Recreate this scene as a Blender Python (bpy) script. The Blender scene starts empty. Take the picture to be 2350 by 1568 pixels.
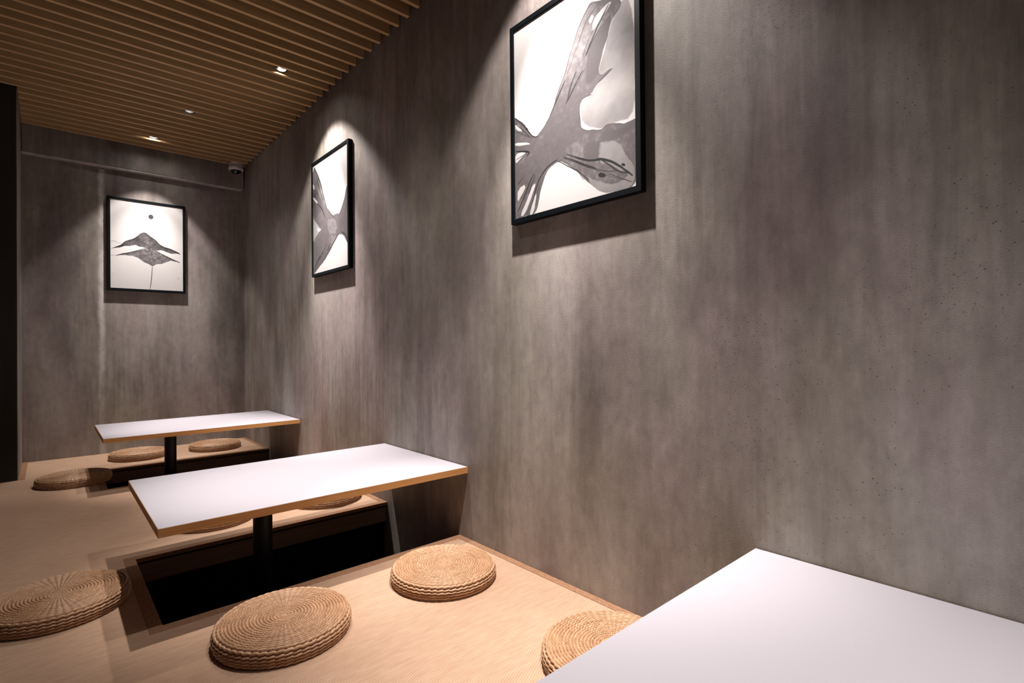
import bpy, math, json
import numpy as np
from mathutils import Vector, Matrix
C=bpy.context.scene.collection
R=math.radians
ART=json.loads("""{"L":{"main":[[0.7,0.091],[0.642,0.123],[0.595,0.168],[0.568,0.205],[0.526,0.27],[0.49,0.338],[0.447,0.389],[0.403,0.441],[0.343,0.532],[0.289,0.568],[0.219,0.606],[0.195,0.606],[0.171,0.592],[0.131,0.551],[0.091,0.51],[0.041,0.476],[-0.01,0.45],[-0.02,1.018],[0.049,0.992],[0.189,1.004],[0.224,0.95],[0.261,0.872],[0.3,0.821],[0.346,0.788],[0.405,0.774],[0.462,0.791],[0.544,0.836],[0.597,0.885],[0.687,0.94],[0.749,0.978],[0.809,0.994],[0.88,1.0],[1.013,1.002],[1.018,0.705],[0.985,0.713],[0.93,0.719],[0.838,0.692],[0.79,0.691],[0.759,0.706],[0.614,0.667],[0.601,0.637],[0.589,0.587],[0.596,0.542],[0.623,0.522],[0.681,0.523],[0.719,0.492],[0.744,0.477],[0.818,0.462],[0.844,0.452],[0.806,0.449],[0.757,0.457],[0.733,0.436],[0.752,0.397],[0.777,0.345],[0.808,0.311],[0.821,0.263],[0.845,0.228],[0.892,0.209],[0.915,0.174]],"light":[[0.904,0.17],[0.821,0.263],[0.808,0.311],[0.752,0.397],[0.733,0.436],[0.744,0.477],[0.681,0.523],[0.596,0.542],[0.601,0.637],[0.753,0.705],[0.838,0.692],[1.007,0.71],[0.993,0.204]],"pale":[[0.74,0.754],[0.765,0.745],[0.86,0.756],[0.928,0.797],[0.945,0.837],[0.993,0.89],[1.002,1.011],[0.88,1.004],[0.809,0.994],[0.749,0.978],[0.687,0.94],[0.636,0.893],[0.81,0.948],[0.926,0.962],[0.971,0.942],[0.835,0.871],[0.751,0.839]],"deep":[[0.658,0.336],[0.697,0.28],[0.761,0.234],[0.845,0.199],[0.821,0.263],[0.808,0.311],[0.771,0.35],[0.752,0.397],[0.745,0.44],[0.695,0.462],[0.643,0.463],[0.644,0.401]],"deep2":[[0.759,0.706],[0.838,0.694],[0.93,0.72],[0.985,0.715],[0.985,0.732],[0.929,0.754],[0.813,0.756],[0.639,0.716],[0.585,0.805],[0.739,0.837],[0.765,0.745]],"gaps":[[[0.026,0.839],[0.119,0.834],[0.059,0.889],[0.022,0.918]],[[0.126,0.908],[0.175,0.848],[0.21,0.842],[0.15,0.921],[0.091,0.99],[0.041,0.991]],[[0.19,0.91],[0.219,0.89],[0.173,1.002],[0.132,1.004]],[[0.005,0.658],[0.072,0.655],[0.113,0.669],[0.046,0.693],[0.008,0.707]],[[0.007,0.592],[0.155,0.628],[0.138,0.633],[0.006,0.612]],[[0.008,0.49],[0.049,0.509],[0.082,0.552],[0.014,0.527]],[[0.699,0.197],[0.749,0.163],[0.846,0.151],[0.822,0.175],[0.749,0.208],[0.698,0.243]],[[0.667,0.178],[0.699,0.159],[0.712,0.175],[0.68,0.198]]],"str":[[[[0.7,0.099],[0.642,0.13],[0.595,0.175],[0.568,0.213]],3,0.9],[[[0.822,0.16],[0.749,0.215],[0.698,0.273],[0.645,0.332]],5,0.95],[[[0.645,0.332],[0.678,0.297],[0.685,0.284]],8,0.9],[[[0.618,0.393],[0.564,0.439],[0.48,0.511]],5,1],[[[0.565,0.385],[0.516,0.441],[0.492,0.498]],8,0.7],[[[0.475,0.397],[0.425,0.447],[0.335,0.538]],5,0.95],[[[0.526,0.27],[0.49,0.338],[0.471,0.372]],3,0.8],[[[0.644,0.386],[0.591,0.432],[0.564,0.455]],3,0.6],[[[0.75,0.125],[0.648,0.171],[0.594,0.253]],3,0.6],[[[0.674,0.135],[0.567,0.283],[0.497,0.372]],2,0.5],[[[0.004,0.46],[0.066,0.5],[0.139,0.566],[0.179,0.601],[0.227,0.61]],5,0.95],[[[0.006,0.489],[0.082,0.543],[0.155,0.599]],4,0.8],[[[0.014,0.536],[0.115,0.581],[0.171,0.606]],3,0.7],[[[0.115,0.538],[0.135,0.554]],4,1],[[[0.013,0.642],[0.097,0.658],[0.149,0.675],[0.121,0.687]],7,0.95],[[[0.012,0.686],[0.113,0.672]],3,0.7],[[[0.398,0.764],[0.331,0.777],[0.27,0.806],[0.223,0.84],[0.174,0.933]],6,0.95],[[[0.184,0.794],[0.135,0.841],[0.093,0.894],[0.024,0.962]],6,0.9],[[[0.2,0.801],[0.159,0.854],[0.134,0.884]],4,0.9],[[[0.086,0.788],[0.027,0.821]],4,0.7],[[[0.215,0.855],[0.182,0.926],[0.108,0.988]],3,0.8],[[[0.159,0.837],[0.093,0.912]],3,0.6],[[[0.27,0.815],[0.222,0.89],[0.189,0.987]],2,0.6],[[[0.49,0.757],[0.585,0.797],[0.689,0.83],[0.751,0.832],[0.823,0.858],[0.881,0.888],[0.971,0.949]],8,0.95],[[[0.462,0.767],[0.531,0.794],[0.637,0.839],[0.713,0.869]],8,0.85],[[[0.751,0.836],[0.811,0.87],[0.881,0.917],[0.949,0.934]],5,0.85],[[[0.518,0.783],[0.637,0.846],[0.787,0.899],[0.881,0.91]],4,0.6],[[[0.405,0.772],[0.476,0.806],[0.584,0.859],[0.662,0.913]],4,0.8],[[[0.558,0.838],[0.617,0.904]],2,0.7],[[[0.738,0.903],[0.781,0.914]],14,0.95],[[[0.799,0.908],[0.97,0.977]],3,0.6],[[[0.904,0.889],[0.921,0.896]],8,0.95],[[[0.688,0.864],[0.81,0.925],[0.948,0.966]],2,0.5],[[[0.841,0.453],[0.794,0.466],[0.738,0.483]],4,0.7],[[[0.376,0.274],[0.366,0.283]],6,0.35],[[[0.447,0.369],[0.444,0.372]],5,0.8],[[[0.589,0.568],[0.598,0.64]],3,0.5],[[[0.616,0.523],[0.687,0.523]],3,0.6],[[[0.761,0.234],[0.71,0.277],[0.658,0.313]],3,0.7],[[[0.724,0.214],[0.653,0.281],[0.619,0.331]],3,0.5]]},"S":{"main":[[-0.025,-0.025],[0.116,0.074],[0.218,0.163],[0.301,0.267],[0.365,0.367],[0.446,0.457],[0.572,0.534],[0.665,0.533],[0.726,0.537],[0.771,0.548],[0.831,0.515],[0.891,0.469],[0.936,0.412],[0.971,0.345],[1.05,0.341],[1.04,0.844],[0.984,0.82],[0.928,0.772],[0.856,0.739],[0.782,0.722],[0.737,0.731],[0.629,0.77],[0.534,0.827],[0.42,0.873],[0.354,0.901],[0.166,0.949],[0.023,0.998],[-0.049,1.002]],"light":[[-0.03,0.18],[0.039,0.335],[-0.001,0.483],[0.105,0.538],[0.242,0.616],[0.102,0.659],[-0.006,0.708],[-0.042,0.704]],"deep":[[-0.013,0.204],[0.147,0.251],[0.282,0.373],[0.313,0.457],[0.177,0.457],[0.106,0.508],[-0.001,0.473]],"deep2":[[0.756,0.546],[0.816,0.532],[0.993,0.394],[1.049,0.422],[1.042,0.754],[0.783,0.704]],"pale":[[0.476,0.539],[0.695,0.57],[0.723,0.687],[0.504,0.717],[0.442,0.632]],"gaps":[[[-0.012,0.163],[0.042,0.182],[0.048,0.224],[-0.002,0.205]],[[0.122,0.586],[0.242,0.606],[0.225,0.629],[0.138,0.623]],[[0.004,0.278],[0.144,0.352],[0.127,0.369],[0.01,0.31]]],"str":[[[[0.028,0.006],[0.15,0.11],[0.251,0.209],[0.333,0.332],[0.413,0.433]],7,0.95],[[[0.114,0.124],[0.199,0.24],[0.315,0.378]],5,0.8],[[[0.144,0.372],[0.28,0.433],[0.372,0.535]],6,0.95],[[[0.446,0.457],[0.572,0.539],[0.649,0.566]],4,0.8],[[[0.971,0.354],[0.921,0.437],[0.786,0.546]],4,0.8],[[[0.985,0.484],[0.918,0.565]],5,0.7],[[[0.768,0.702],[0.722,0.724],[0.534,0.807],[0.354,0.886]],6,0.9],[[[0.813,0.707],[0.929,0.74],[0.984,0.811]],6,0.9],[[[0.519,0.767],[0.437,0.826]],6,0.9],[[[0.39,0.762],[0.305,0.822],[0.132,0.895],[0.006,0.965]],5,0.9],[[[0.305,0.832],[0.168,0.868],[0.042,0.968]],4,0.8],[[[0.203,0.852],[0.025,0.926]],5,0.8],[[[0.9,0.728],[0.979,0.774]],4,0.8],[[[0.005,0.248],[0.075,0.3]],5,0.7]]},"K":{"main":[[0.013,0.561],[0.095,0.525],[0.148,0.505],[0.183,0.466],[0.272,0.437],[0.352,0.4],[0.403,0.352],[0.444,0.338],[0.485,0.342],[0.547,0.386],[0.609,0.411],[0.651,0.452],[0.715,0.482],[0.801,0.494],[0.887,0.521],[0.942,0.535],[0.975,0.564],[0.92,0.55],[0.854,0.56],[0.779,0.548],[0.714,0.531],[0.672,0.525],[0.609,0.543],[0.505,0.534],[0.443,0.513],[0.362,0.511],[0.332,0.492],[0.272,0.514],[0.192,0.516],[0.134,0.538],[0.066,0.548]],"low":[[0.067,0.638],[0.153,0.609],[0.251,0.588],[0.352,0.555],[0.443,0.526],[0.525,0.524],[0.609,0.543],[0.693,0.576],[0.778,0.601],[0.865,0.631],[0.98,0.669],[0.886,0.647],[0.821,0.638],[0.767,0.664],[0.692,0.687],[0.608,0.701],[0.587,0.72],[0.545,0.723],[0.504,0.7],[0.422,0.679],[0.381,0.647],[0.301,0.628],[0.202,0.622],[0.133,0.627]],"str":[[[[0.022,0.556],[0.095,0.525],[0.148,0.505],[0.183,0.468],[0.272,0.439],[0.352,0.401],[0.403,0.356],[0.444,0.344],[0.485,0.348],[0.547,0.391],[0.609,0.416],[0.651,0.456],[0.715,0.484],[0.8,0.5],[0.887,0.524],[0.942,0.54],[0.97,0.56]],14,0.75],[[[0.403,0.378],[0.454,0.36],[0.506,0.386]],26,0.6],[[[0.075,0.636],[0.153,0.611],[0.251,0.591],[0.352,0.559]],8,0.8],[[[0.609,0.543],[0.693,0.574],[0.778,0.603],[0.865,0.631],[0.952,0.656]],7,0.85],[[[0.561,0.718],[0.557,0.766],[0.546,0.889],[0.523,1.0]],5,0.75],[[[-0.001,0.482],[0.037,0.472],[0.068,0.473],[0.08,0.492],[0.144,0.491]],5,0.3],[[[-0.002,0.637],[0.067,0.636]],5,0.25],[[[0.352,0.434],[0.403,0.421]],8,0.5],[[[0.526,0.428],[0.547,0.434]],8,0.5],[[[0.929,0.846],[0.938,0.855]],7,0.35],[[[0.021,0.841],[0.033,0.857]],4,0.2],[[[-0.002,0.566],[0.056,0.549]],4,0.3]],"disc":[[0.543,0.151],[0.577,0.147],[0.543,0.124]]}}""")
CAM=(-1.4626,-5.6641,0.9064); YAW=-41.6696; PITCH=0.3064; ROLL=-0.4887; FPX=1195.811
ZC=2.677; SP=0.1075; S0=-0.0786; SW=0.0225; SD=0.088
XC=-1.62; YC=-0.728
FAR_L=-4.2; NEAR=-8.0
TH=0.3375; TT=0.0288; TL=-1.2087
TABLES=[(-0.7448,-1.5448),(-2.905,-3.708),(-5.030,-5.830)]
PITS=[(-1.183,-0.765,-1.437),(-1.190,-2.922,-3.636),(-1.190,-5.075,-5.760)]
# ------------------------------------------------------------------ helpers
class MB:
    def __init__(s): s.v=[]; s.f=[]; s.m=[]
    def face(s,pts,m=0):
        b=len(s.v); s.v+= [tuple(p) for p in pts]; s.f.append(tuple(range(b,b+len(pts)))); s.m.append(m)
    def box(s,x0,x1,y0,y1,z0,z1,m=0):
        b=len(s.v)
        s.v+=[(x,y,z) for z in (z0,z1) for y in (y0,y1) for x in (x0,x1)]
        for f in ((0,2,3,1),(4,5,7,6),(0,1,5,4),(2,6,7,3),(0,4,6,2),(1,3,7,5)):
            s.f.append(tuple(b+i for i in f)); s.m.append(m)
    def prism(s,poly,z0,z1,m=0):
        n=len(poly); b=len(s.v)
        a=sum(poly[i][0]*poly[(i+1)%n][1]-poly[(i+1)%n][0]*poly[i][1] for i in range(n))
        if a<0: poly=poly[::-1]
        s.v+=[(x,y,z0) for x,y in poly]+[(x,y,z1) for x,y in poly]
        s.f.append(tuple(b+i for i in range(n))[::-1]); s.f.append(tuple(b+n+i for i in range(n))); s.m+=[m,m]
        for i in range(n):
            j=(i+1)%n; s.f.append((b+i,b+j,b+n+j,b+n+i)); s.m.append(m)
    def lathe(s,prof,n=48,c=(0,0),m=0,close=True):
        b=len(s.v); k=len(prof)
        for r,z in prof:
            for i in range(n):
                a=2*math.pi*i/n; s.v.append((c[0]+r*math.cos(a),c[1]+r*math.sin(a),z))
        for j in range(k-1):
            for i in range(n):
                i2=(i+1)%n
                s.f.append((b+j*n+i,b+(j+1)*n+i,b+(j+1)*n+i2,b+j*n+i2)); s.m.append(m)
        if close:
            s.f.append(tuple(b+i for i in range(n))); s.f.append(tuple(b+(k-1)*n+i for i in range(n))[::-1]); s.m+=[m,m]
    def build(s,name,mats,parent=None,smooth=False,bevel=0,seg=2,weld=True):
        me=bpy.data.meshes.new(name); me.from_pydata(s.v,[],s.f); 
        for q in (mats if isinstance(mats,(list,tuple)) else [mats]): me.materials.append(q)
        me.polygons.foreach_set('material_index',s.m)
        import bmesh
        bm=bmesh.new(); bm.from_mesh(me)
        if weld: bmesh.ops.remove_doubles(bm,verts=bm.verts,dist=1e-5)
        bmesh.ops.recalc_face_normals(bm,faces=bm.faces)
        bm.to_mesh(me); bm.free()
        if smooth:
            me.polygons.foreach_set('use_smooth',[True]*len(me.polygons))
        me.update()
        o=bpy.data.objects.new(name,me); C.objects.link(o); o.parent=parent
        if bevel:
            b=o.modifiers.new('bevel','BEVEL'); b.width=bevel; b.segments=seg; b.limit_method='ANGLE'; b.angle_limit=R(40)
        return o
def tag(o,label,cat,group=None):
    o['label']=label; o['category']=cat
    if group: o['group']=group
    return o
def empty(name,loc,rz=0):
    o=bpy.data.objects.new(name,None); o.empty_display_size=.05; C.objects.link(o); o.location=loc; o.rotation_euler=(0,0,rz); return o
def struct(o): o['kind']='structure'; return o
# ------------------------------------------------------------------ materials
class NT:
    def __init__(s,name,rough=.6,spec=.5):
        s.m=bpy.data.materials.new(name); s.m.use_nodes=True; s.t=s.m.node_tree; s.b=s.t.nodes['Principled BSDF']
        s.b.inputs['Roughness'].default_value=rough; s.b.inputs['Specular IOR Level'].default_value=spec
    def n(s,t,**k):
        x=s.t.nodes.new(t)
        for a,v in k.items():
            if a.startswith('i_'): x.inputs[a[2:].replace('_',' ')].default_value=v
            else: setattr(x,a,v)
        return x
    def l(s,a,b): s.t.links.new(a,b)
    def coord(s,scale=(1,1,1),rot=(0,0,0)):
        c=s.n('ShaderNodeTexCoord'); m=s.n('ShaderNodeMapping'); m.inputs['Scale'].default_value=scale; m.inputs['Rotation'].default_value=rot
        s.l(c.outputs['Object'],m.inputs['Vector']); return m.outputs['Vector']
    def noise(s,scale=(1,1,1),sc=1,det=4,rough=.5,dist=0,off=0):
        v=s.coord(scale); x=s.n('ShaderNodeTexNoise'); x.inputs['Scale'].default_value=sc; x.inputs['Detail'].default_value=det
        x.inputs['Roughness'].default_value=rough; x.inputs['Distortion'].default_value=dist
        if off:
            ad=s.n('ShaderNodeVectorMath',operation='ADD'); ad.inputs[1].default_value=(off,off*.7,off*.3); s.l(v,ad.inputs[0]); v=ad.outputs[0]
        s.l(v,x.inputs['Vector']); return x.outputs['Fac']
    def ramp(s,fac,stops):
        r=s.n('ShaderNodeValToRGB'); e=r.color_ramp.elements
        while len(e)>1: e.remove(e[-1])
        e[0].position=stops[0][0]; e[0].color=col(stops[0][1])
        for p,c in stops[1:]:
            q=e.new(p); q.color=col(c)
        s.l(fac,r.inputs['Fac']); return r.outputs['Color']
    def math(s,op,a,b=0,clamp=False):
        x=s.n('ShaderNodeMath',operation=op,use_clamp=clamp)
        for i,q in enumerate((a,b)):
            if isinstance(q,(int,float)): x.inputs[i].default_value=q
            else: s.l(q,x.inputs[i])
        return x.outputs[0]
    def mix(s,f,a,b,mode='MIX'):
        x=s.n('ShaderNodeMix',data_type='RGBA',blend_type=mode)
        for i,q in ((0,f),(6,a),(7,b)):
            if isinstance(q,(int,float)): x.inputs[i].default_value=q
            elif isinstance(q,tuple): x.inputs[i].default_value=col(q)
            else: s.l(q,x.inputs[i])
        return x.outputs[2]
    def base(s,c):
        if isinstance(c,tuple): s.b.inputs['Base Color'].default_value=col(c)
        else: s.l(c,s.b.inputs['Base Color'])
    def bump(s,h,dist=.001,strength=1,prev=None):
        b=s.n('ShaderNodeBump'); b.inputs['Distance'].default_value=dist; b.inputs['Strength'].default_value=strength
        s.l(h,b.inputs['Height'])
        if prev is not None: s.l(prev,b.inputs['Normal'])
        s.l(b.outputs[0],s.b.inputs['Normal']); return b.outputs[0]
def col(c):
    return tuple(c)+(1,) if len(c)==3 else tuple(c)
def g(v): return (v,v,v)

def concrete(name,k=1.0,axis='y',seam=None,pk=1.0):
    t=NT(name,.58,.35)
    a=(1,1,.13)
    n1=t.noise((1,1,.34),2.5,6,.6,.35,3.1)          # broad vertical clouds
    n2=t.noise((1,1,.13),9,6,.6,.4,7.7)          # streaks
    n3=t.noise((1,1,.7),1.2,5,.62,0.2,1.3)             # big patches
    n4=t.noise((1,1,.055),34,4,.6,.2,5.2)           # fine streaks
    hue=t.noise((1,1,.3),2.4,3,.5,.2,12.4)
    msk=t.noise((1,1,.5),2.1,3,.5,0,17.0)
    fm=t.math('MULTIPLY',t.math('SUBTRACT',n4,.5),t.math('MULTIPLY',t.math('SUBTRACT',msk,.38,True),.9))
    s=t.math('ADD',t.math('MULTIPLY',n1,.42),t.math('MULTIPLY',n2,.19))
    s=t.math('ADD',s,t.math('MULTIPLY',n3,.39))
    s=t.math('ADD',s,fm)
    # streaks come and go
    c=t.ramp(s,[(.36,tuple(k*x for x in (.096,.081,.074))),(.47,tuple(k*x for x in (.165,.146,.132))),(.56,tuple(k*x for x in (.240,.218,.201))),(.66,tuple(k*x for x in (.300,.278,.257))),(.78,tuple(k*x for x in (.40,.376,.350)))])
    tint=t.ramp(hue,[(.36,(1.0,1.0,.93)),(.5,(1,.985,.97)),(.64,(1.03,.95,.985))])
    c=t.mix(1.0,c,tint,'MULTIPLY')
    # pores
    vo=t.n('ShaderNodeTexVoronoi',feature='F1'); vo.inputs['Scale'].default_value=88; t.l(t.coord((1,1,1)),vo.inputs['Vector'])
    vo.inputs['Randomness'].default_value=1
    reg=t.noise((1,1,.5),1.7,4,.6,0,21.0)
    siz=t.noise((1,1,1),70,1,.5,0,2.0)
    sy=t.n('ShaderNodeSeparateXYZ'); t.l(t.coord(),sy.inputs[0])
    ry=t.math('MULTIPLY',t.math('SUBTRACT',t.math('MULTIPLY',sy.outputs['Y'],-1.0),3.9,True),.09)
    reg=t.math('ADD',reg,ry)
    thr=t.math('MINIMUM',.17,t.math('MULTIPLY',t.math('SUBTRACT',reg,.45,True),t.math('MULTIPLY',t.math('SUBTRACT',siz,.3,True),3.2*pk)))
    pore=t.math('LESS_THAN',vo.outputs['Distance'],thr)
    c=t.mix(t.math('MULTIPLY',pore,.72),c,tuple(k*x for x in (.05,.045,.045)))
    vo2=t.n('ShaderNodeTexVoronoi',feature='F1'); vo2.inputs['Scale'].default_value=150; t.l(t.coord((1,1,1)),vo2.inputs['Vector'])
    reg2=t.noise((1,1,.8),3.1,4,.6,0,41.0)
    pore2=t.math('LESS_THAN',vo2.outputs['Distance'],t.math('MULTIPLY',t.math('SUBTRACT',t.math('ADD',reg2,ry),.50,True),t.math('MULTIPLY',siz,2.0*pk)))
    c=t.mix(t.math('MULTIPLY',pore2,.45),c,tuple(k*x for x in (.07,.062,.06)))
    pore=t.math('MAXIMUM',pore,t.math('MULTIPLY',pore2,.6))
    n5=t.noise((1,1,.6),26,5,.65,.3,9.0)
    c=t.mix(1.0,c,t.ramp(n5,[(.3,g(.86)),(.7,g(1.12))]),'MULTIPLY')
    # fine cracks
    ve=t.n('ShaderNodeTexVoronoi',feature='DISTANCE_TO_EDGE'); ve.inputs['Scale'].default_value=1.15
    wv=t.n('ShaderNodeTexNoise'); wv.inputs['Scale'].default_value=4; wv.inputs['Detail'].default_value=6; wv.inputs['Roughness'].default_value=.7
    t.l(t.coord((1,1,1)),wv.inputs['Vector'])
    ad=t.n('ShaderNodeVectorMath',operation='MULTIPLY_ADD'); ad.inputs[1].default_value=(.35,.35,.35); t.l(wv.outputs['Color'],ad.inputs[0]); t.l(t.coord((1,1,1)),ad.inputs[2]); t.l(ad.outputs[0],ve.inputs['Vector'])
    cm=t.math('GREATER_THAN',t.noise((1,1,1),1.3,2,.5,0,31.0),.57)
    cr=t.math('MULTIPLY',t.math('LESS_THAN',ve.outputs['Distance'],.0016),cm)
    c=t.mix(t.math('MULTIPLY',cr,.45),c,tuple(k*x for x in (.07,.06,.055)))
    if seam:
        sx=t.n('ShaderNodeSeparateXYZ'); t.l(t.coord(),sx.inputs[0])
        wob=t.math('MULTIPLY',t.math('SUBTRACT',t.noise((.01,.01,1),7,4,.6),.5),.05)
        d=t.math('ABSOLUTE',t.math('ADD',t.math('SUBTRACT',sx.outputs['X'],seam),wob))
        m=t.math('SUBTRACT',1.25,t.math('DIVIDE',d,.024),True)
        m=t.math('MULTIPLY',m,t.math('MULTIPLY',t.math('SUBTRACT',t.noise((1,1,.5),6,5,.7),.33,True),4.5,True))
        m=t.math('MULTIPLY',m,t.math('LESS_THAN',sx.outputs['Z'],2.44))
        c=t.mix(m,c,(.50,.465,.44))
    t.base(c)
    f=t.noise((1,1,1.6),210,4,.7); f2=t.noise((.8,.8,2.4),14,5,.6,.6,4.0)
    h=t.math('ADD',t.math('MULTIPLY',f,.55),t.math('MULTIPLY',f2,.13))
    h=t.math('SUBTRACT',h,t.math('MULTIPLY',pore,.5))
    h=t.math('SUBTRACT',h,t.math('MULTIPLY',cr,.4))
    t.bump(h,.0019,.8)
    t.l(t.ramp(n1,[(.3,g(.5)),(.7,g(.68))]),t.b.inputs['Roughness'])
    return t.m
def simple(name,c,rough=.5,spec=.5,var=0,vs=(1,1,1),sc=40,bump=0):
    t=NT(name,rough,spec)
    if var:
        n=t.noise(vs,sc,4,.6)
        t.base(t.ramp(n,[(.3,tuple(x*(1-var) for x in c)),(.7,tuple(x*(1+var) for x in c))]))
        if bump: t.bump(n,bump,1)
    else: t.base(c)
    return t.m
def emis(name,c,s):
    m=bpy.data.materials.new(name); m.use_nodes=True; t=m.node_tree; t.nodes.clear()
    e=t.nodes.new('ShaderNodeEmission'); e.inputs[0].default_value=col(c); e.inputs[1].default_value=s
    o=t.nodes.new('ShaderNodeOutputMaterial'); t.links.new(e.outputs[0],o.inputs[0]); return m
def weave(name,c1,c2,px=.0090,py=.0082,dep=.0013,k=1):
    t=NT(name,.8,.2)
    sx=t.n('ShaderNodeSeparateXYZ'); t.l(t.coord(),sx.inputs[0])
    row=t.math('DIVIDE',t.math('SUBTRACT',sx.outputs['Y'],t.math('MULTIPLY',sx.outputs['X'],.5)),py)
    ri=t.math('FLOOR',row); 
    X=t.math('ADD',t.math('DIVIDE',sx.outputs['X'],px),t.math('MULTIPLY',ri,.5))
    a=t.math('ABSOLUTE',t.math('SINE',t.math('MULTIPLY',row,math.pi)))
    b=t.math('ABSOLUTE',t.math('SINE',t.math('MULTIPLY',X,math.pi)))
    h=t.math('ADD',t.math('MULTIPLY',t.math('POWER',a,.8),.85),t.math('MULTIPLY',t.math('POWER',b,.6),.15))
    n=t.noise((1,4,1),14,5,.6); n2=t.noise((1,1,1),2.2,3,.5)
    c=t.ramp(t.math('ADD',t.math('MULTIPLY',n,.6),t.math('MULTIPLY',n2,.4)),[(.35,c1),(.65,c2)])
    c=t.mix(t.ramp(t.math('ADD',t.math('MULTIPLY',a,.75),t.math('MULTIPLY',b,.25)),[(.25,g(.32)),(.6,g(0))]),c,tuple(x*.55 for x in c1))
    t.base(c); t.bump(h,dep,1)
    return t.m
def wood(name,c1,c2,scale=(1.2,30,30),rough=.5):
    t=NT(name,rough,.4); n=t.noise(scale,1.6,5,.6,.6)
    t.base(t.ramp(n,[(.3,c1),(.7,c2)])); t.bump(n,.0004,.6); return t.m
M={}
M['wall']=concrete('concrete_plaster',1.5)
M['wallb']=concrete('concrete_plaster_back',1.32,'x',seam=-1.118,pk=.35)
M['dark_face']=simple('dark_plaster',(.030,.025,.021),.7,.2,.35,(1,1,.3),3)
M['mat']=weave('sisal_weave',(.455,.285,.185),(.55,.37,.25))
M['cloth']=simple('brown_cloth_binding',(.30,.165,.095),.85,.15,.22,(1,1,1),90,.0006)
M['slat']=wood('oak_veneer',(.44,.28,.125),(.58,.385,.195),(.8,30,30),.55)
M['soffit']=simple('black_soffit',(.012,.011,.010),.9,.1)
M['board']=wood('dark_walnut',(.20,.130,.078),(.30,.205,.130),(1.5,40,40),.42)
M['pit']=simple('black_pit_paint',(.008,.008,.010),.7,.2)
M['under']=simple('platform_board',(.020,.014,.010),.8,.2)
t=NT('white_laminate',.42,.45); t.base((.52,.495,.535)); t.bump(t.noise((1,1,1),350,2,.5),.00012,.5); M['laminate']=t.m
M['edge']=wood('beech_edge_band',(.52,.255,.085),(.64,.34,.13),(3,60,60),.5)
M['black']=simple('black_powder_coat',(.006,.007,.009),.45,.3)
M['frame']=simple('black_lacquered_wood',(.002,.0035,.005),.5,.12,.25,(1,1,.1),60)
M['cctvw']=simple('white_plastic',(.62,.58,.58),.45,.4)
M['glassb']=simple('smoked_dome',(.006,.006,.007),.08,.6)
M['chrome']=simple('dark_reflector',(.06,.06,.065),.25,.6); M['chrome'].node_tree.nodes['Principled BSDF'].inputs['Metallic'].default_value=.8
M['lens']=emis('lamp_lens',(1,.94,.90),220)
t=NT('paper_artwork',.75,.2)
at=t.n('ShaderNodeAttribute',attribute_name='ink'); gr=t.noise((1,1,1),260,3,.6)
t.base(t.mix(1.0,at.outputs['Color'],t.ramp(gr,[(.3,g(.95)),(.7,g(1.0))]),'MULTIPLY')); M['paper']=t.m
t=NT('woven_straw',.42,.5)
at=t.n('ShaderNodeAttribute',attribute_name='tone'); fb=t.noise((1,1,1),230,3,.6)
s=t.math('ADD',at.outputs['Fac'],t.math('MULTIPLY',t.math('SUBTRACT',fb,.5),.5))
t.base(t.ramp(s,[(0,(.24,.12,.055)),(.3,(.41,.232,.122)),(.7,(.53,.32,.182)),(1,(.66,.44,.275))])); t.bump(fb,.0006,.7); M['straw']=t.m

# ------------------------------------------------------------------ room shell
b=MB(); b.box(0,.2,NEAR,.2,-.6,3.0); struct(b.build('wall_right',M['wall']))
b=MB(); b.box(FAR_L,0,0,.2,-.6,3.0)
struct(b.build('wall_back',M['wallb']))
b=MB(); b.box(XC,-.028,-.055,.0,2.458,2.79); o=b.build('trim_1',M['wallb'],bevel=.012,seg=3); struct(o)
b=MB()
b.box(FAR_L,XC,YC,0,-.6,3.0)
o=b.build('wall_left',[M['wallb'],M['dark_face']],bevel=.008,seg=2)
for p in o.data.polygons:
    if p.normal.y<-.9: p.material_index=1  # front face is coloured darker than the other sides
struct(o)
b=MB(); b.box(XC,-.024,-.058,-.0005,2.450,2.461); b.box(-.030,-.020,-.058,-.0005,2.461,2.70); struct(b.build('trim_5',simple('pale_plaster_strip',(.42,.385,.37),.7,.2,.25,(1,1,1),14),bevel=.003,weld=False))  # thin strips along the beam edges, coloured paler than the wall
# ceiling: dark soffit with timber battens
b=MB(); b.box(FAR_L,0,NEAR,0,ZC+SD+.004,ZC+SD+.06); ceil=struct(b.build('ceiling',M['soffit']))
b=MB(); i=0
while True:
    y1=S0-SP*i; y0=y1-SW
    if y0<NEAR: break
    b.box(XC+.004 if y1>YC+.001 else FAR_L,-.006,y0,y1,ZC,ZC+SD); i+=1
NS=i
sl=b.build('timber_slats',M['slat'],ceil,weld=False)
def gap(y): 
    i=round((S0-SW-(SP-SW)/2-y)/SP); return S0-SW-(SP-SW)/2-SP*i
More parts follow.
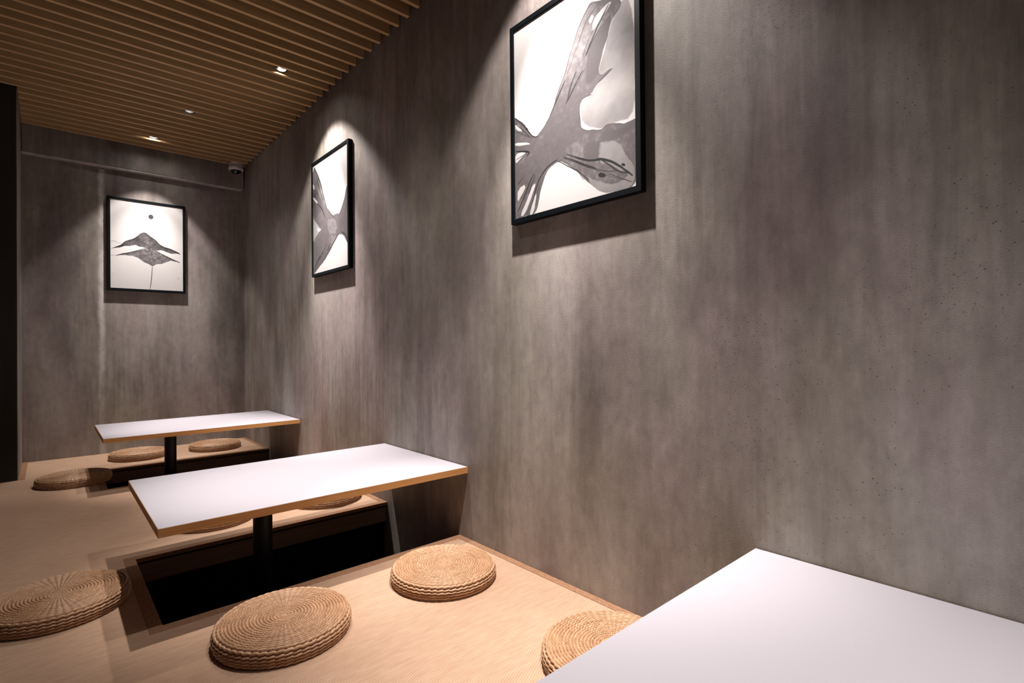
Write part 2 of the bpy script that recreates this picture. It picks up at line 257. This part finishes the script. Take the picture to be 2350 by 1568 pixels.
# floor platform with sunken leg wells
def holed(b,z0,z1,inset=0.0):
    xs=[FAR_L,PITS[0][0],PITS[1][0],0.0]
    xs=sorted(set(xs)); ys=sorted({NEAR,0.0}|{p[1] for p in PITS}|{p[2] for p in PITS})
    def solid(i,j):
        if i<0 or j<0 or i>=len(xs)-1 or j>=len(ys)-1: return False
        cx=(xs[i]+xs[i+1])/2; cy=(ys[j]+ys[j+1])/2
        if cx<XC and cy>YC and False: return False
        return not any(cx>p[0] and p[2]<cy<p[1] for p in PITS)
    for i in range(len(xs)-1):
        for j in range(len(ys)-1):
            if not solid(i,j): continue
            x0,x1,y0,y1=xs[i],xs[i+1],ys[j],ys[j+1]
            b.face([(x0,y0,z1),(x1,y0,z1),(x1,y1,z1),(x0,y1,z1)]); b.face([(x0,y0,z0),(x0,y1,z0),(x1,y1,z0),(x1,y0,z0)])
            if not solid(i-1,j): b.face([(x0,y0,z0),(x0,y0,z1),(x0,y1,z1),(x0,y1,z0)])
            if not solid(i+1,j): b.face([(x1,y0,z0),(x1,y1,z0),(x1,y1,z1),(x1,y0,z1)])
            if not solid(i,j-1): b.face([(x0,y0,z0),(x1,y0,z0),(x1,y0,z1),(x0,y0,z1)])
            if not solid(i,j+1): b.face([(x0,y1,z0),(x0,y1,z1),(x1,y1,z1),(x1,y1,z0)])
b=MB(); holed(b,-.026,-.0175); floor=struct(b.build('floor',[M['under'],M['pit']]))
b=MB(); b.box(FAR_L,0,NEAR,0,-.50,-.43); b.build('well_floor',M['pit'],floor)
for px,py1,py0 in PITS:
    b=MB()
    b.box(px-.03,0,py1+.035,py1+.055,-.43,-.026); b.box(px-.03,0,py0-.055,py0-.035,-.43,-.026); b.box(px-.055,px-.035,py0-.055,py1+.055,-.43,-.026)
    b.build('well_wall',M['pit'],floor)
n=1
for px,py1,py0 in PITS:
    n+=1; b=MB()
    b.box(px-.002,-.0,py1+.003,py1+.023,-.110,-.0262); b.box(px-.002,0,py0-.023,py0-.003,-.110,-.0262); b.box(px-.023,px-.003,py0-.023,py1+.023,-.110,-.0262)
    struct(b.build('trim_%d'%n,M['board'],bevel=.0015,seg=1,weld=False))
# woven mat with bound edges
b=MB(); holed(b,-.017,0.0); mat=b.build('woven_floor_mat',M['mat'],bevel=.007,seg=3)
tag(mat,'wall-to-wall beige woven straw mat with brown cloth edges around the leg wells','mat')
BW=.036
def strip(poly,name='cloth_border',z1=.0016): 
    b=MB(); b.prism(poly,-.0225 if False else -.004,z1); return b
for px,py1,py0 in PITS:
    e=.0035
    b=MB()
    # far, near and left strips with mitred corners, wrapping over the mat edge
    b.prism([(px+e,py1-e),(0,py1-e),(0,py1+BW),(px-BW,py1+BW)],-.003,.0016)
    b.prism([(px+e,py0+e),(0,py0+e),(0,py0-BW),(px-BW,py0-BW)],-.003,.0016)
    b.prism([(px+e,py1-e),(px+e,py0+e),(px-BW,py0-BW),(px-BW,py1+BW)],-.003,.0016)
    b.prism([(px+e,py1-e),(0,py1-e),(0,py1+.002),(px-.002,py1+.002)],-.0172,-.0005)
    b.prism([(px+e,py0+e),(0,py0+e),(0,py0-.002),(px-.002,py0-.002)],-.0172,-.0005)
    b.prism([(px+e,py1-e),(px+e,py0+e),(px-.002,py0-.002),(px-.002,py1+.002)],-.0172,-.0005)
    o=b.build('cloth_border',M['cloth'],mat,bevel=.0012,seg=2,weld=False); o['label']='brown cloth binding'
ys=[0.0]+[v for p in PITS for v in (p[1]+BW,p[2]-BW)]+[NEAR]
for k in range(0,len(ys),2):
    b=MB(); b.box(-.031,-.0005,ys[k+1],ys[k],-.003,.0022); o=b.build('cloth_border',M['cloth'],mat,bevel=.001,seg=2); o['label']='brown cloth binding'
b=MB(); b.box(XC,XC+.034,YC,-.0005,-.003,.0022); o=b.build('cloth_border',M['cloth'],mat,bevel=.001); o['label']='brown cloth binding'

# ------------------------------------------------------------------ tables
TLAB=['white low table nearest the back wall, with orange wood edge and black post','middle of the three white low tables, over the open leg well, with black post','white low table in the near right corner, cut off by the photo edge']
PX=[-.796,-.786,-.786]
for k,(y1,y0) in enumerate(TABLES):
    yc=(y0+y1)/2; xr=-.004
    root=empty('low_table',((TL+xr)/2,yc,0)); ox,oy=(TL+xr)/2,yc
    tag(root,TLAB[k],'table','white low tables along the concrete wall')
    e=.0012
    b=MB(); b.box(TL+e-ox,xr-e-ox,y0+e-oy,y1-e-oy,TH-TT+.0005,TH); b.build('tabletop',M['laminate'],root)
    b=MB()
    z0,z1=TH-TT,TH-.0011
    b.box(TL-ox,xr-ox,y0-oy,y0+e-oy,z0,z1); b.box(TL-ox,xr-ox,y1-e-oy,y1-oy,z0,z1)
    b.box(TL-ox,TL+e-ox,y0+e-oy,y1-e-oy,z0,z1); b.box(xr-e-ox,xr-ox,y0+e-oy,y1-e-oy,z0,z1)
    b.build('edge_band',M['edge'],root,weld=False)
    b=MB(); b.lathe([(.0375,-.425),(.0375,TH-TT-.006)],64,(PX[k]-ox,0)); o=b.build('post',M['black'],root,smooth=True)
    es=o.modifiers.new('es','EDGE_SPLIT'); es.split_angle=R(40)
    b=MB(); b.box(PX[k]-ox-.11,PX[k]-ox+.11,-.11,.11,TH-TT-.006,TH-TT+.0002); b.build('mounting_plate',M['black'],root)
    b=MB(); b.box(PX[k]-ox-.19,PX[k]-ox+.19,-.19,.19,-.43,-.42); b.build('base_plate',M['black'],root,bevel=.002)

# ------------------------------------------------------------------ straw cushions
def straw_meshes(Rr=.1955,H=.051,NTH=864,ppr=9):
    rc=.008
    top=Rr-rc; P=[]  # (r,z,nr,nz,s)
    def add(r,z,nr,nz,s): P.append((r,z,nr,nz,s))
    pitch=.0098; ds=pitch/ppr
    s=0.0
    L1=top; L2=rc*math.pi/2; L3=H-2*rc; L4=rc*math.pi/2; L5=.03
    tot=L1+L2+L3+L4+L5; n=int(tot/ds)
    for k in range(n+1):
        s=tot*k/n
        if s<=L1: add(s,H-.002*(s/L1)**4,0,1,s)
        elif s<=L1+L2:
            a=(s-L1)/rc; add(top+rc*math.sin(a),H-.002-rc+rc*math.cos(a),math.sin(a),math.cos(a),s)
        elif s<=L1+L2+L3:
            q=(s-L1-L2); add(Rr+.0035*math.sin(math.pi*q/L3),H-.002-rc-q*(L3-.002)/L3,1,0,s)
        elif s<=L1+L2+L3+L4:
            a=(s-L1-L2-L3)/rc; add(top+rc*math.cos(a),rc-rc*math.sin(a)+.0,math.cos(a),-math.sin(a),s)
        else: add(top-(s-L1-L2-L3-L4),.0,0,-1,s)
    P=np.array(P); th=np.arange(NTH)/NTH*2*np.pi
    r,z,nr,nz,s=[P[:,i][:,None] for i in range(5)]; T=th[None,:]
    coil=s/pitch - T/(2*np.pi)+1.0
    ri=np.floor(coil); v=coil-ri
    NST=54
    rnd=lambda a,b,k: np.modf(np.abs(np.sin(a*12.9898+b*78.233+k*37.7)*43758.5453))[0]
    jit=(rnd(ri,0*T,1)-.5)*.10
    U=NST*T/(2*np.pi)+.6*v+jit
    j=np.floor(U)%NST; u=U-np.floor(U)
    du=np.minimum(u,1-u); dv=np.minimum(v,1-v)
    row=np.sin(np.pi*v)**.45; st=np.sin(np.pi*u)**.35
    ks=np.clip(s/.06,.1,1)
    hgt=.0036*row+ks*.0022*st*row+.0010*(rnd(ri,j,2)-.5)*row
    hgt=hgt-ks*.0068*np.exp(-(du/.20)**2-(dv/.27)**2)-.0010*np.exp(-(dv/.08)**2)
    hgt=hgt*np.clip(s/.012,.3,1)+0*T
    hgt=np.where(s>L1+L2+L3+L4,hgt*.0,hgt)
    lump=.0006*np.sin(3*T+1)*np.clip(s/.1,0,1)
    rr=r+nr*hgt+nr*lump; zz=np.maximum(z+nz*hgt,0)
    x=rr*np.cos(T); y=rr*np.sin(T); zz=zz+0*T
    tone=np.clip(.5+.42*(rnd(ri,j,5)-.5)+.22*(rnd(ri,0*j,9)-.5),0,1)
    nrow=len(P); V=np.stack([x,y,zz],-1)
    cut=int(np.searchsorted(P[:,4],L1+L2*.5))
    out=[]
    for nm,a,bb in (('woven_top',0,cut),('woven_side',cut,nrow-1)):
        k=bb-a+1; vv=V[a:bb+1].reshape(-1,3); tt=tone[a:bb+1].reshape(-1)
        I=np.arange(k-1)[:,None]*NTH; Jn=np.arange(NTH)[None,:]; J2=(Jn+1)%NTH
        F=np.stack([I+Jn,I+NTH+Jn,I+NTH+J2,I+J2],-1).reshape(-1,4)
        me=bpy.data.meshes.new(nm); me.vertices.add(len(vv)); me.vertices.foreach_set('co',vv.astype(np.float32).ravel())
        me.loops.add(F.size); me.loops.foreach_set('vertex_index',F.astype(np.int32).ravel())
        me.polygons.add(len(F)); me.polygons.foreach_set('loop_start',np.arange(0,F.size,4,dtype=np.int32)); me.polygons.foreach_set('loop_total',np.full(len(F),4,dtype=np.int32))
        me.update(calc_edges=True); me.polygons.foreach_set('use_smooth',np.ones(len(F),dtype=bool))
        at=me.attributes.new('tone','FLOAT','POINT'); at.data.foreach_set('value',tt.astype(np.float32))
        me.materials.append(M['straw']); me.validate(); out.append((nm,me))
    return out
SM=straw_meshes()
CU=[(-.9054,-3.941,20,'round woven straw cushion in front of the middle table, centre bottom of the photo'),
 (-.3110,-3.959,130,'round woven straw cushion close to the wall, in front of the middle table'),
 (-1.4380,-3.256,75,'round woven straw cushion left of the open leg well, cut by the left photo edge'),
 (-.2710,-4.745,200,'round woven straw cushion half hidden by the near right table'),
 (-.9045,-.389,300,'round woven straw cushion by the back wall, partly behind the far table post'),
 (-.3476,-.405,50,'round woven straw cushion in the far corner, right of the far table post'),
 (-1.3336,-1.068,10,'round woven straw cushion at the left end of the far table'),
 (-.826,-2.575,95,'round woven straw cushion behind the middle table, left of its post'),
 (-.2430,-2.622,260,'round woven straw cushion behind the middle table, right of its post')]
first=None
for x,y,a,lab in CU:
    if first is None:
        root=empty('straw_cushion',(x,y,.0006),R(a))
        parts=[]
        for nm,me in SM:
            o=bpy.data.objects.new(nm,me); C.objects.link(o); o.parent=root; parts.append(o)
        first=(root,parts)
    else:
        root=first[0].copy(); C.objects.link(root); root.location=(x,y,.0006); root.rotation_euler=(0,0,R(a))
        for p in first[1]:
            o=p.copy(); C.objects.link(o); o.parent=root
    tag(root,lab,'cushion','round straw floor cushions')

# ------------------------------------------------------------------ framed ink paintings
rng=np.random.RandomState(4)
def vnoise(X,Y,f,seed,octs=4,ax=1.0):
    out=0;amp=1;tot=0
    for o in range(octs):
        rs=np.random.RandomState(seed*17+o); G=rs.rand(64,64)
        x=X*f*(2**o); y=Y*f*ax*(2**o); xi=np.floor(x).astype(int); yi=np.floor(y).astype(int)
        fx=x-xi; fy=y-yi; fx=fx*fx*(3-2*fx); fy=fy*fy*(3-2*fy)
        a=G[yi%64,xi%64]; b_=G[yi%64,(xi+1)%64]; c=G[(yi+1)%64,xi%64]; d=G[(yi+1)%64,(xi+1)%64]
        out=out+amp*((a*(1-fx)+b_*fx)*(1-fy)+(c*(1-fx)+d*fx)*fy); tot+=amp; amp*=.55
    return out/tot-.5
def sdf(X,Y,poly):
    d=np.full(X.shape,1e9); ins=np.zeros(X.shape,bool); n=len(poly)
    for i in range(n):
        ax,ay=poly[i]; bx,by=poly[(i+1)%n]; ex,ey=bx-ax,by-ay
        L=ex*ex+ey*ey+1e-12; t=np.clip(((X-ax)*ex+(Y-ay)*ey)/L,0,1)
        d=np.minimum(d,(X-ax-ex*t)**2+(Y-ay-ey*t)**2)
        c=((ay>Y)!=(by>Y))&(X<(bx-ax)*(Y-ay)/((by-ay) if abs(by-ay)>1e-12 else 1e-12)+ax); ins^=c
    d=np.sqrt(d); return np.where(ins,-d,d)
def stroke(X,Y,pts,w):
    best=np.full(X.shape,1e9); n=len(pts)-1
    for i in range(n):
        ax,ay=pts[i]; bx,by=pts[i+1]; ex,ey=bx-ax,by-ay
        L=ex*ex+ey*ey+1e-12; t=np.clip(((X-ax)*ex+(Y-ay)*ey)/L,0,1)
        q=(i+t)/n; ww=w*(.35+.65*np.sin(np.pi*np.clip(q,.03,.97))**.6)
        best=np.minimum(best,np.sqrt((X-ax-ex*t)**2+(Y-ay-ey*t)**2)-ww)
    return best
def chai(p,closed,it=2):
    for _ in range(it):
        n=len(p); o=[] if closed else [p[0]]
        for i in range(n if closed else n-1):
            a,b_=p[i],p[(i+1)%n]; o+=[(a[0]*.75+b_[0]*.25,a[1]*.75+b_[1]*.25),(a[0]*.25+b_[0]*.75,a[1]*.25+b_[1]*.75)]
        if not closed: o.append(p[-1])
        p=o
    return p
def smooth(d,w): 
    t=np.clip(.5-d/(2*w),0,1); return t*t*(3-2*t)
def paint(key,W,H,nx,ny,mpp):
    A=ART[key]; u=np.linspace(0,1,nx)[None,:]*np.ones((ny,1)); v=np.linspace(0,1,ny)[:,None]*np.ones((1,nx))
    X=u*W; Y=v*H; S=lambda p,cl=True,it=2:chai([(a*W,b*H) for a,b in p],cl,it)
    raw=lambda p:[(a*W,b*H) for a,b in p]
    wob=.016*vnoise(X,Y,16,1,6); wob2=.016*vnoise(X,Y,16,2,6)
    Xw=X+wob; Yw=Y+wob2; Xc=X+.05*vnoise(X,Y,9,11,6); Yc=Y+.05*vnoise(X,Y,9,12,6)
    ink=np.zeros_like(X); e=.0011
    cl3=vnoise(X,Y,75,15,4); cl=vnoise(X,Y,5,3,5); cl2=vnoise(X,Y,22,4,5)
    def lay(cov,val):
        nonlocal ink
        ink=ink*(1-cov)+val*cov
    if key in 'LS':
        if key=='L':
            lay(smooth(sdf(Xw,Yw,S(A['light'])),.004),.33+.26*vnoise(X+Y*.6,Y,7,8,4)+.10*cl2)
        m=smooth(sdf(Xw,Yw,S(A['main'])),e)
        edge=np.clip(1-np.abs(sdf(Xw,Yw,S(A['main'])))/.006,0,1)
        lay(m,.50+.20*cl+.12*cl2+.14*cl3+.09*edge)
        lay(smooth(sdf(Xc,Yc,S(A['pale'])),.003)*m*(.5 if key=='S' else .9),.36+.15*cl+.08*cl2)
        if key=='S': lay(smooth(sdf(Xw,Yw,S(A['light'])),e),.32+.1*cl)
        lay(smooth(sdf(Xw,Yw,S(A['deep'])),.003)*m*.85,.66+.12*cl+.08*cl2)
        lay(smooth(sdf(Xc,Yc,S(A['deep2'])),.010)*m*.7,.60+.2*cl+.08*cl2)
        for gp in A['gaps']: lay(smooth(sdf(X+.6*wob,Y+.6*wob2,S(gp,True,1)),.0015)*.9,.05)
    else:
        d1=sdf(X+.6*wob,Y+.6*wob2,S(A['main'])); m=smooth(d1,e)
        ridge=stroke(X+.6*wob,Y+.6*wob2,raw(A['str'][0][0]),0.)
        lay(m,np.clip(.50+.42*np.exp(-np.maximum(ridge,0)/.022)+.35*cl+.5*cl2+.45*cl3,.25,1))
        lay(smooth(sdf(X+.6*wob,Y+.6*wob2,S(A['low'])),e),.44+.35*cl+.3*cl2+.35*cl3)
        c=raw(A['disc'])
        dd=np.hypot((X-c[0][0])/abs(c[1][0]-c[0][0]),(Y-c[0][1])/abs(c[2][1]-c[0][1]))
        lay(smooth((dd-1)*.012,.0012),.80+.2*cl2-.25*np.exp(-((X-c[0][0])**2+(Y-c[0][1])**2)/.000012))
    for pts,w,a in (A['str'] if key!='K' else A['str'][2:]):
        dd=stroke(X+.3*wob,Y+.3*wob2,S(pts,False,2),w*mpp*.85)
        dry=np.clip(1.1+1.1*cl2,.45,1)
        cov=smooth(dd,.0008)*a*dry
        ink=ink*(1-cov)+np.maximum(ink,.97)*cov
    ink=np.clip(ink,0,1)[...,None]
    paper=np.array([.54,.52,.505])+.02*vnoise(X,Y,3,6,3)[...,None]
    dark=np.array([.003,.003,.004]); mid=np.array([.100,.088,.090])
    c=np.where(ink<.5,paper+(mid-paper)*(ink/.5),mid+(dark-mid)*((ink-.5)/.5))
    return np.clip(c,0,1)
def framed(label,loc,rz,W,H,key,nx,ny,mpp):
    """local: x right along the wall, z up, -y out of the wall; origin at lower left back corner"""
    root=empty('framed_painting',loc,rz); tag(root,label,'picture','framed ink paintings on the concrete walls')
    D=.0295; BWf=.0205
    b=MB()
    o_=[(0,0),(W,0),(W,H),(0,H)]; i_=[(BWf,BWf),(W-BWf,BWf),(W-BWf,H-BWf),(BWf,H-BWf)]
    for k in range(4):
        q=[o_[k],o_[(k+1)%4],i_[(k+1)%4],i_[k]]
        fr=[(x,-D,z) for x,z in q]; bk=[(x,-.001,z) for x,z in q]
        b.face(fr); b.face(bk[::-1])
        b.face([fr[0],fr[1],bk[1],bk[0]]); b.face([fr[2],fr[3],bk[3],bk[2]])
    b.build('frame',M['frame'],root,bevel=.0012,seg=2)
    b=MB(); b.box(BWf-.002,W-BWf+.002,-.0205,-.012,BWf-.002,H-BWf+.002); b.build('backing_board',M['frame'],root)
    w,h=W-2*BWf,H-2*BWf
    c=paint(key,w,h,nx,ny,mpp)
    xs=np.linspace(BWf,W-BWf,nx)[None,:]*np.ones((ny,1)); zs=np.linspace(H-BWf,BWf,ny)[:,None]*np.ones((1,nx))
    V=np.stack([xs,np.full_like(xs,-.0235),zs],-1).reshape(-1,3)
    I=np.arange(ny-1)[:,None]*nx; J=np.arange(nx-1)[None,:]
    F=np.stack([I+J,I+nx+J,I+nx+J+1,I+J+1],-1).reshape(-1,4)
    me=bpy.data.meshes.new('ink_painting'); me.vertices.add(len(V)); me.vertices.foreach_set('co',V.astype(np.float32).ravel()); me.loops.add(F.size); me.loops.foreach_set('vertex_index',F.astype(np.int32).ravel()); me.polygons.add(len(F)); me.polygons.foreach_set('loop_start',np.arange(0,F.size,4,dtype=np.int32)); me.polygons.foreach_set('loop_total',np.full(len(F),4,dtype=np.int32)); me.update(calc_edges=True)
    at=me.attributes.new('ink','FLOAT_COLOR','POINT')
    at.data.foreach_set('color',np.concatenate([c.reshape(-1,3),np.ones((nx*ny,1))],1).astype(np.float32).ravel())
    me.materials.append(M['paper']); o=bpy.data.objects.new('ink_painting',me); C.objects.link(o); o.parent=root
    return root
framed('large black-framed grey ink wash painting on the right wall, cut by the top photo edge',(0,-4.055,1.400),R(-90),.633,.815,'L',600,780,.00062)
framed('black-framed grey ink wash painting on the right wall, nearer the corner, seen steeply',(0,-1.868,1.405),R(-90),.629,.827,'S',400,560,.00078)
framed('black-framed ink painting of a mountain under a small dark disc, on the back wall',(-1.0815,0,1.4035),0,.5755,.811,'K',380,500,.00065)

# ------------------------------------------------------------------ ceiling lamps
SUNC=(1.0,.925,.895)
def lamp(x,y,label,aim,power,ang,spill,sang,blend,tilt=(0,0,-1),lz=.034,rad=.016,c=SUNC):
    yy=gap(y); root=empty('recessed_downlight',(x,yy,ZC+.004))
    tag(root,label,'ceiling light','small recessed spotlights between the ceiling slats')
    r=.0385
    b=MB(); b.lathe([(r,.012),(r,.083),(r-.002,.083),(r-.002,.060),(.0001,.060)],48,close=False)
    b.lathe([(r-.0002,.010),(.0275,.010),(.0255,.052),(.0001,.0525)],48,close=False); b.build('housing',M['black'],root,smooth=False)
    h=MB(); h.lathe([(.0001,.0),(.0205,.0),(.0205,.008),(.0001,.008)],40,close=False); lens=h.build('lens',M['lens'],root)
    h=MB(); h.lathe([(.021,-.003),(.0245,-.0035),(.0245,.012),(.021,.012)],40,close=False); ring=h.build('reflector_ring',M['chrome'],root)
    d=Vector(aim)-Vector((x,yy,ZC)); q=d.to_track_quat('-Z','Y')
    for o in (lens,ring): o.location=(0,0,lz); o.rotation_mode='QUATERNION'; o.rotation_quaternion=Vector(tilt).to_track_quat('-Z','Y')
    for nm,p,an,bl in (('beam',power,ang,1.0),('spill',spill,sang,blend)):
        ld=bpy.data.lights.new(nm,'SPOT'); ld.energy=p; ld.color=c; ld.spot_size=R(an); ld.spot_blend=bl; ld.shadow_soft_size=rad
        lo=bpy.data.objects.new(nm+'_light',ld); C.objects.link(lo); lo.parent=root; lo.location=(0,0,-.006); lo.rotation_euler=q.to_euler()
    return root
PA,SA,PT,ST=430,68,350,18
lamp(-.335,-2.187,'lit ceiling spotlight above the painting near the corner, closest to the camera',(0,-2.20,.20),PA,52,SA,94,.35,(.25,.15,-1),.026)
lamp(-.32,-4.337,'ceiling spotlight above the large painting, outside the photo',(0,-4.36,.20),PA,52,SA,94,.35,(.25,0,-1))
lamp(-.79,-.360,'bright ceiling spotlight nearest the back wall',(-.79,0,.2),PA*.45,56,SA*.75,74,.35,(0,.9,-1),.020)
lamp(-.66,-1.105,'dim-looking ceiling spotlight over the far table, between two brighter ones',(-.60,-1.30,0),PT*.95,38,ST,96,.8,lz=.048)
lamp(-.69,-3.477,'ceiling spotlight over the middle table, outside the photo',(-.62,-3.35,0),PT,40,ST,96,.8)
lamp(-.66,-5.412,'ceiling spotlight over the near right table, outside the photo',(-.60,-5.25,0),PT*.66,52,ST*.12,84,.8)
# ------------------------------------------------------------------ security camera
root=empty('dome_camera',(-.1,-.135,ZC)); tag(root,'small white dome security camera under the slats in the far corner','security camera')
b=MB(); b.lathe([(.064,0),(.064,-.036),(.066,-.040),(.066,-.056),(.060,-.066),(.047,-.069),(.047,-.060),(.0001,-.060)][::-1],48,close=False); b.build('housing',M['cctvw'],root,smooth=True)
prof=[(.0465*math.cos(a),-.066-.034*math.sin(a)) for a in [R(x) for x in range(0,90,9)]]+[(.0001,-.100)]
b=MB(); b.lathe(prof,40,close=False); b.build('smoked_dome',M['glassb'],root,smooth=True)
b=MB(); b.lathe([(.0001,.0),(.006,.0),(.006,-.006),(.0001,-.006)],20,close=False); o=b.build('lens',M['cctvw'],root); o.location=(-.012,-.028,-.089); o.rotation_euler=(R(-35),0,0)

# ------------------------------------------------------------------ camera, world, view
cd=bpy.data.cameras.new('camera'); cam=bpy.data.objects.new('camera',cd); C.objects.link(cam)
cd.sensor_fit='HORIZONTAL'; cd.sensor_width=36; cd.lens=36*FPX/2350; cd.clip_start=.02; cd.clip_end=60
yaw,pit,rol=R(YAW),R(PITCH),R(ROLL)
fw=Vector((-math.sin(yaw)*math.cos(pit),math.cos(yaw)*math.cos(pit),math.sin(pit)))
rt=Vector((math.cos(yaw),math.sin(yaw),0)); up=rt.cross(fw)
r2=rt*math.cos(rol)+up*math.sin(rol); u2=-rt*math.sin(rol)+up*math.cos(rol)
mw=Matrix((r2,u2,-fw)).transposed().to_4x4(); mw.translation=Vector(CAM); cam.matrix_world=mw
sc=bpy.context.scene; sc.camera=cam
w=bpy.data.worlds.new('world'); sc.world=w; w.use_nodes=True
bg=w.node_tree.nodes['Background']; bg.inputs[0].default_value=(.62,.54,.70,1); bg.inputs[1].default_value=.045
vs=sc.view_settings; vs.view_transform='Standard'; vs.look='None'; vs.gamma=1; vs.exposure=0; vs.use_curve_mapping=False
